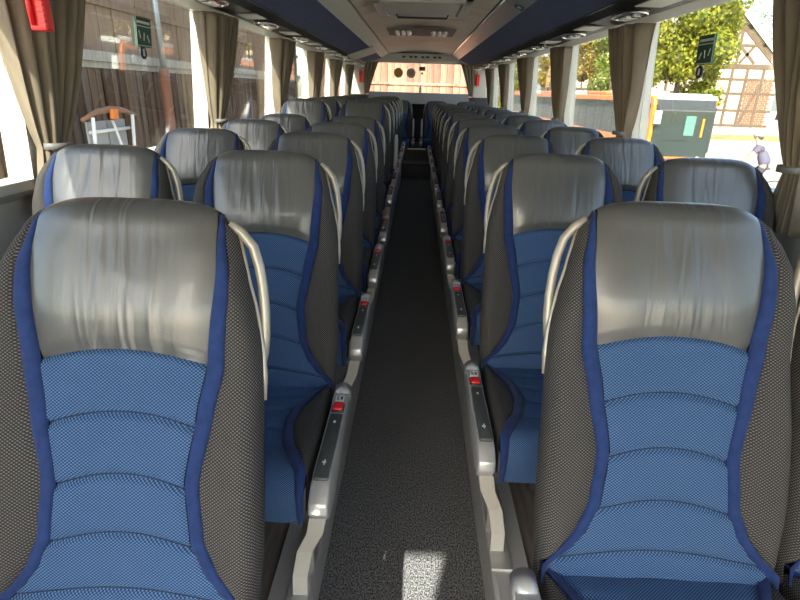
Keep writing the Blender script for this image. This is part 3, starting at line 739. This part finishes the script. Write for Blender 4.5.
# city buses parked beyond the windows
M_ORANGE = mat('orange_paint', (.70, .17, .008), .35, coat=.4)
M_BUSGLASS = mat('bus_dark_glass', (.018, .022, .024), .08, spec=.6)
M_ROOFW = mat('bus_roof_white', (.62, .64, .62), .4)
M_SCREEN = mat('bus_windscreen', (.02, .03, .028), .05, spec=.6)
M_DISP = mat('bus_display', (.028, .03, .03), .25)
M_SEATG = mat('bus_inside', (.12, .18, .17), .5)
def city_bus(loc, label):
    root = thing('city_bus', label, 'bus', loc, 'orange city buses parked in a row')
    L, W_, H = 11.8, 2.5, 2.72
    # body: x 0..W_, y 0..L (front at y=0)
    obj(prism_x('lower_body', [(0.05, .32), (0, .36), (0, .42), (.4, .42), (.4, 1.0), (L, 1.0), (L, .3)], 0, W_, M_ORANGE), root)
    obj(prism_x('roof_band', [(.02, H - .42), (.10, H - .12), (.28, H), (L - .1, H), (L, H - .1), (L, H - .27), (.5, H - .27)], 0, W_, M_ORANGE, .05), root)
    obj(box('inner_core', (.10, .25, 1.0), (W_ - .10, L - .05, H - .27), M_SEATG), root)
    # A pillars
    for x0, x1, pm in ((0, .13, M_ORANGE), (W_ - .06, W_, M_DISP)):
        obj(prism_x('corner_pillar', [(.0, .6), (.02, H - .4), (.3, H - .3), (.3, .6)], x0, x1, pm), root)
    obj(prism_x('front_cap', [(.05, H - .13), (.2, H + .02), (.9, H + .02), (.9, H - .05), (.2, H - .05)], .13, W_, M_ROOFW), root)
    # side windows and door, both sides
    for xs in (0.03, W_ - .05):
        y = .35
        for k, ln in enumerate([1.25, 1.55, 1.55, 1.55, 1.25, 1.55, 1.5, 1.05]):
            o = obj(box('side_window' if k not in (0, 4) else 'door', (xs, y + .02, .45 if k in (0, 4) else .95), (xs + .025, y + ln - .02, H - .28), M_BUSGLASS, .004), root); y += ln
            if k in (0, 4): obj(box('door_edge', (xs - .004, y - ln / 2 - .02, .45), (xs + .028, y - ln / 2 + .02, H - .32), M_PAD), o)
            else: obj(box('vent_bar', (xs - .003, y - ln + .1, H - .62), (xs + .028, y - .1, H - .605), M_PAD), o)
    em = obj(disc('round_emblem', (.022, 1.0, H - .58), .15, 'x', M_LABEL, .012), root)
    obj(disc('emblem_mark', (.012, 1.0, H - .58), .085, 'x', M_PAD, .008), em); obj(box('emblem_bar', (.005, .93, H - .6), (.011, 1.08, H - .57), M_LABEL), em)
    # front
    obj(prism_x('destination_display', [(-.01, H - .52), (.06, H - .1), (.10, H - .1), (.04, H - .52)], .13, W_ - .06, M_DISP), root)
    obj(prism_x('windscreen', [(-.03, .42), (-.012, H - .54), (.02, H - .54), (.01, .42)], .14, W_ - .07, M_SCREEN), root)
    obj(box('display_frame', (.12, -.025, H - .56), (W_ - .05, .02, H - .51), M_PAD), root)
    obj(box('wiper', (.5, -.05, 1.05), (1.6, -.035, 1.075), M_BLACK), root)
    obj(box('reflected_door', (1.35, -.045, 1.25), (1.75, -.03, 2.0), mat('teal_reflection', (.07, .15, .135), .2)), root)  # door and pole reflections put in as coloured plates on the windscreen
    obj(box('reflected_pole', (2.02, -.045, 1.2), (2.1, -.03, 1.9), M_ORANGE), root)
    for x in (.35, W_ - .4): obj(disc('headlamp', (x, -.05, .36), .08, 'y', M_LENS, .05), root)
    mi = obj(box('mirror', (.02, -.30, H - 1.05), (.26, -.16, H - .55), M_LABEL, .03), root)
    obj(tube('mirror_arm', [(.12, 0, H - .35), (.12, -.2, H - .4), (.13, -.23, H - .55)], .025, M_BLACK), mi)
    # roof units
    obj(box('roof_unit', (.25, .3, H), (W_ - .15, 3.6, H + .10), M_ROOFW, .04), root)
    obj(box('roof_unit', (.35, 3.9, H), (W_ - .3, 6.6, H + .22), mat('roof_grey', (.40, .42, .42), .5), .05), root)
    obj(box('roof_unit', (.3, 7.0, H), (W_ - .25, 10.5, H + .18), M_ORANGE, .05), root)
    for y in (2.5, 8.3):
        for x in (.02, W_ - .3): 
            wl_ = obj(disc('wheel', (x + .14, y, .48), .48, 'x', M_BLACK, .28), root); obj(disc('hub', (x + .14, y, .48), .25, 'x', M_ROOFW, .3, 16), wl_)
    return root
b1 = city_bus((9.35, 23, GZ), 'orange city bus with white roof, windscreen and mirror facing us')
b2 = copy_tree(b1); b2.location = (9.5, 36.2, GZ); b2['label'] = 'second orange city bus, parked behind the one with the mirror'
b3 = copy_tree(b1); b3.location = (9.6, 49.5, GZ); b3['label'] = 'third orange city bus, furthest back in the parked row'

# trees
def leafmat(name, a, b):
    m = mat(name, a, .6, spec=.2, noise=((2.2, 2.2, 2.2), b, 6)); add_translucent(m, tuple(min(1, c * 1.3) for c in b), .35); return m
LEAF = [leafmat('leaf_yellow_green', (.05, .09, .012), (.29, .28, .03)), leafmat('leaf_green', (.05, .10, .02), (.24, .28, .04)), leafmat('leaf_autumn', (.16, .12, .03), (.34, .27, .06))]
M_BARK = wood('bark', (.07, .05, .035), (.11, .085, .06))
def tree(loc, h, rad, label, lm, nleaf, seed, low=.12):
    rn = random.Random(seed); root = thing('tree', label, 'tree', loc, 'leafy trees beyond the parked buses')
    obj(tube('trunk', [(0, 0, 0), (.05, 0, h * .3), (.1, .1, h * .8)], [rad * .07, rad * .05, rad * .015], M_BARK, 8), root)
    blobs = []
    for k in range(40):
        a = rn.uniform(0, 2 * PI); q = rn.uniform(low, .93); rr_ = rad * math.sqrt(max(.08, 1 - ((q - .45) / .55) ** 2)) * rn.uniform(.3, .85)
        blobs.append((Vector((rr_ * math.cos(a), rr_ * math.sin(a), h * q)), rad * rn.uniform(.25, .42)))
    v, f = [], []
    for k in range(nleaf):
        c, br = blobs[rn.randrange(len(blobs))]
        d = Vector((rn.gauss(0, 1), rn.gauss(0, 1), rn.gauss(0, 1))).normalized() * br * rn.uniform(.55, 1.05)
        p = c + d; nrm = (d.normalized() + Vector((rn.gauss(0, .6), rn.gauss(0, .6), rn.gauss(0, .6)))).normalized()
        a = nrm.orthogonal().normalized(); b = nrm.cross(a); ang = rn.uniform(0, PI); a, b = a * math.cos(ang) + b * math.sin(ang), b * math.cos(ang) - a * math.sin(ang)
        sz = rn.uniform(.07, .17); i = len(v)
        v += [p - a * sz, p - b * sz * .6, p + a * sz, p + b * sz * .6]; f.append((i, i + 1, i + 2, i + 3))
    o = obj(mesh('foliage', v, f, lm), root)
    return root
tree((16.2, 37, GZ), 10.5, 3.3, 'large yellow-green tree rising behind the front of the nearest bus', LEAF[0], 34000, 1, .04)
tree((14.2, 43.6, GZ), 8.5, 2.1, 'green tree just behind the second bus', LEAF[1], 6000, 3, .05)
tree((13.0, 47, GZ), 8.5, 1.5, 'autumn-tinted tree between the second and third bus', LEAF[2], 5000, 4, .45)
tree((13.0, 52.5, GZ), 8.5, 1.6, 'yellow-green tree behind the third bus', LEAF[0], 5000, 5, .45)
tree((12.6, 57.0, GZ), 9, 1.6, 'autumn-tinted tree at the tail of the third bus', LEAF[2], 6000, 6, .4)
tree((10.9, 65, GZ), 9.5, 2.0, 'yellow-green tree standing alone beyond the bus row', LEAF[0], 6000, 8, .05)
tree((11.0, 76, GZ), 9.5, 3.6, 'autumn-tinted tree furthest beyond the bus row', LEAF[2], 6000, 9, .05)
tree((55, 88, GZ), 31, 8.5, 'tall tree rising behind the roof of the timbered house', LEAF[1], 14000, 7, .35)

# half-timbered house
M_PLASTER = mat('pale_plaster', (.46, .40, .29), .9, noise=((.8, .8, .8), (.41, .355, .255), 4))
M_TIMBER = wood('old_timber', (.075, .05, .035), (.11, .078, .056)); M_TILE = mat('grey_roof_tile', (.20, .17, .15), .7, noise=((2, 2, 2), (.26, .22, .19), 4))
M_BRICK = mat('brick_red', (.18, .085, .05), .9, noise=((5, 5, 5), (.14, .07, .042), 3))
hs = thing('timbered_house', 'half-timbered house with pale plaster, steep gable and brick panel', 'house', (25.2, 60, GZ)); hs.scale = (1.484, .8, 1.484)
HW, HE, HP = 7.5, 4.0, 10.75
obj(prism_y('gable_wall', [(-HW, 0), (HW, 0), (HW, HE), (0, HP), (-HW, HE)], 0, 9, M_PLASTER), hs)
sl = (HP - HE) / HW
for sg in (-1, 1):
    vx = sg * (HW + .55); vz = HE - .55 * sl
    obj(prism_y('roof_slope', [(0, HP + .05), (vx, vz + .05), (vx, vz + .33), (0, HP + .38)], -.6, 9.3, M_TILE), hs)
    obj(prism_y('barge_board', [(0, HP - .12), (vx, vz - .12), (vx, vz + .12), (0, HP + .12)], -.66, -.602, M_CREAM), hs)
    obj(prism_y('rafter', [(0, HP - .75), (sg * (HW - .1), HE - .45), (sg * (HW - .1), HE - .15), (0, HP - .45)], -.12, .0, M_TIMBER), hs)
def beam(x0, z0, x1, z1, wd=.2):
    yo = -.10 if z0 == z1 else (-.085 if x0 == x1 else -.07)
    d = Vector((x1 - x0, z1 - z0)); d.normalize(); nn = Vector((-d.y, d.x)) * wd * .7
    obj(prism_y('timber', [(x0 - nn.x, z0 - nn.y), (x1 - nn.x, z1 - nn.y), (x1 + nn.x, z1 + nn.y), (x0 + nn.x, z0 + nn.y)], yo, .02, M_TIMBER), hs)
for z in (.12, 1.1, 2.2, 3.1): beam(-HW, z, HW, z, .11)
beam(-HW, HE - .1, HW, HE - .1, .22)
for z in (5.2, 7.4): beam(-(HP - z) / sl, z, (HP - z) / sl, z, .12)
for z in (6.3, 8.6): beam(-(HP - z) / sl, z, (HP - z) / sl, z, .2)
for x in (-6.4, -5.2, -3.9, -2.6, -1.3, 0, 1.3, 2.3, 3.3, 4.3, 5.3, 6.4): beam(x, 0, x, HE, .14)
for x in (-4.4, -3.3, -2.2, -1.1, 0, 1.1, 2.2, 3.3, 4.4): beam(x, HE, x, 6.3, .14)
for x in (-1.6, -.6, .6, 1.6): beam(x, 6.3, x, 8.6, .13)
for (a, b, c, d) in ((3.3, 6.2, 5.6, 4.1), (1.7, 8.5, 3.6, 6.5), (2.2, 4.1, 3.2, 5.1), (5.4, 0, 6.3, 2.8), (4.6, 4.1, 5.4, 5.2), (-3.3, 6.2, -5.6, 4.1), (2.3, 6.4, 3.1, 7.3), (3.4, 4.2, 4.3, 6.2)): beam(a, b, c, d, .13)
bk = box('brick', (0, -.06, 0), (.27, .01, .125), M_BRICK)
for r in range(20):
    for c in range(6):
        obj(bk, hs, 'brick', loc=(5.45 + c * .305 + (.12 if r % 2 else 0) - .1, 0, .2 + r * .148))
obj(box('verge_grass', (20, 40, 0), (40, 46, .03), M_GRASS), None, 'grass_verge', loc=(0, 0, GZ))
bpy.data.objects['grass_verge']['kind'] = 'stuff'; tag(bpy.data.objects['grass_verge'], 'dry grass verge in front of the timbered house', 'grass')

# cyclist
def cyclist(loc, rz):
    M_SKIN = mat('skin', (.34, .2, .14), .6); M_SHIRT = mat('lavender_grey_shirt', (.075, .07, .108), .85); M_SHORTS = mat('dark_shorts', (.03, .03, .04), .85)
    M_HELM = mat('white_helmet', (.24, .24, .23), .4); M_HAIR = mat('dark_hair', (.05, .035, .025), .8)
    bike = thing('bicycle', 'dark bicycle ridden across the bright yard', 'bicycle', loc, rot=(0, 0, rz))
    FR = mat('bike_frame', (.03, .03, .035), .3)
    for x in (-.52, .52):
        ring = [(x + .33 * math.cos(2 * PI * k / 24), 0, .345 + .33 * math.sin(2 * PI * k / 24)) for k in range(25)]
        wh = obj(tube('wheel', ring, .016, M_BLACK, 6), bike); obj(disc('hub', (x, 0, .345), .03, 'y', M_SILVER, .08, 10), wh)
        for k in range(8):
            a = 2 * PI * k / 8; obj(tube('spoke', [(x, 0, .345), (x + .32 * math.cos(a), 0, .345 + .32 * math.sin(a))], .003, M_SILVER, 4), wh)
    for nm, pts in (('top_tube', [(-.15, 0, .82), (.36, 0, .86)]), ('down_tube', [(.38, 0, .80), (-.05, 0, .30)]), ('seat_tube', [(-.05, 0, .30), (-.2, 0, .95)]), ('chain_stay', [(-.05, 0, .30), (-.52, 0, .345)]), ('seat_stay', [(-.16, 0, .80), (-.52, 0, .345)]), ('fork', [(.34, 0, 1.0), (.52, 0, .345)]), ('handlebar', [(.40, -.28, 1.04), (.36, 0, 1.04), (.40, .28, 1.04)])):
        obj(tube(nm, pts, .017, FR, 6), bike)
    obj(box('saddle', (-.32, -.07, .95), (-.06, .07, 1.0), M_BLACK, .02), bike)
    for sg in (-1, 1): obj(box('pedal', (-.05 + sg * .12 - .05, sg * .1 - .04, .30 - sg * .12 - .012), (-.05 + sg * .12 + .05, sg * .1 + .04, .30 - sg * .12 + .012), M_BLACK), bike)
    # rider: skin-modifier body in riding pose
    pr = thing('person', 'person in lavender-grey shirt and white helmet riding a bicycle', 'person', loc, rot=(0, 0, rz))
    def skinned(name, vs_, es, rad, m, root=0, sub=2):
        me = bpy.data.meshes.new(name); me.from_pydata(vs_, es, []); me.materials.append(m); o = obj(me, pr)
        o.modifiers.new('skin', 'SKIN'); sd = me.skin_vertices[0].data
        for i, r_ in enumerate(rad): sd[i].radius = r_ if isinstance(r_, tuple) else (r_, r_)
        sd[root].use_root = True; ss = o.modifiers.new('sub', 'SUBSURF'); ss.levels = ss.render_levels = sub
        me.shade_smooth(); return o
    # pelvis 0, spine, neck, head; arms; legs
    V = [(-.19, 0, 1.06), (-.12, 0, 1.22), (-.02, 0, 1.40), (.05, 0, 1.54), (.09, 0, 1.62), (.12, 0, 1.71), (.13, 0, 1.80)]
    E_ = [(i, i + 1) for i in range(6)]; Rd = [(.12, .10), (.10, .08), (.11, .08), (.09, .07), .055, .085, .075]
    for sg in (-1, 1):
        b = len(V); V += [(.04, sg * .17, 1.50), (.20, sg * .24, 1.30), (.36, sg * .26, 1.10), (.41, sg * .26, 1.06)]; E_ += [(3, b), (b, b + 1), (b + 1, b + 2), (b + 2, b + 3)]; Rd += [.07, .05, .035, .035]
        b = len(V); kz = .72 if sg < 0 else .58; kx = .17 if sg < 0 else .08
        fx = -.05 + sg * .12; fz = .30 - sg * .12 + .04
        V += [(-.15, sg * .10, .98), (kx, sg * .11, kz + .05), (fx - .05, sg * .10, fz + .06), (fx + .08, sg * .10, fz)]; E_ += [(0, b), (b, b + 1), (b + 1, b + 2), (b + 2, b + 3)]; Rd += [.095, .062, .04, .035]
    skinned('body', V, E_, Rd, M_SKIN)
    # shirt and shorts as slightly larger skins over the same bones
    V2 = [(-.185, 0, 1.02), (-.12, 0, 1.22), (-.02, 0, 1.40), (.05, 0, 1.53)]; E2 = [(0, 1), (1, 2), (2, 3)]; R2 = [(.20, .17), (.185, .155), (.18, .13), (.125, .10)]
    for sg in (-1, 1):
        b = len(V2); V2 += [(.04, sg * .17, 1.50), (.15, sg * .22, 1.365)]; E2 += [(3, b), (b, b + 1)]; R2 += [.09, .078]
    skinned('shirt', V2, E2, R2, M_SHIRT)
    V3 = [(-.19, 0, 1.04), (-.17, 0, 1.12)]; E3 = [(0, 1)]; R3 = [(.165, .14), (.16, .13)]
    for sg in (-1, 1):
        kz = .77 if sg < 0 else .63; kx = .17 if sg < 0 else .08; b = len(V3)
        V3 += [(-.14, sg * .10, .97), (-.15 * .25 + kx * .75, sg * .108, .98 * .25 + kz * .75)]; E3 += [(0, b), (b, b + 1)]; R3 += [.11, .085]
    skinned('shorts', V3, E3, R3, M_SHORTS)
    bm = bmesh.new(); bmesh.ops.create_uvsphere(bm, u_segments=18, v_segments=10, radius=1)
    for q in bm.verts: q.co = Vector((.125 + q.co.x * .135, q.co.y * .105, 1.80 + max(q.co.z, -.25) * .115))
    obj(bm_mesh('helmet', bm, M_HELM, True), pr)
    bm = bmesh.new(); bmesh.ops.create_uvsphere(bm, u_segments=14, v_segments=8, radius=1)
    for q in bm.verts: q.co = Vector((.085 + q.co.x * .085, q.co.y * .088, 1.75 + q.co.z * .08))
    obj(bm_mesh('hair', bm, M_HAIR, True), pr)
    for sg in (-1, 1):
        obj(disc('eye', (.215, sg * .032, 1.745), .012, 'x', M_BLACK, .01, 10), pr)
        obj(box('shoe', (-.05 + sg * .12 - .10, sg * .1 - .045, .30 - sg * .12 + .013), (-.05 + sg * .12 + .16, sg * .1 + .045, .30 - sg * .12 + .09), M_BLACK, .025), pr)
        for k in range(4): obj(tube('finger', [(.385 + k * .0, sg * (.22 + k * .022), 1.07), (.425, sg * (.22 + k * .022), 1.065), (.43, sg * (.22 + k * .022), 1.03), (.405, sg * (.22 + k * .022), 1.02)], .010, M_SKIN, 6), pr)
        obj(tube('thumb', [(.37, sg * .215, 1.065), (.38, sg * .205, 1.03), (.40, sg * .20, 1.02)], .011, M_SKIN, 6), pr)
    obj(tube('nose', [(.20, 0, 1.74), (.225, 0, 1.71)], .014, M_SKIN, 6), pr)
cyclist((9.1, 15.0, GZ), R(150))
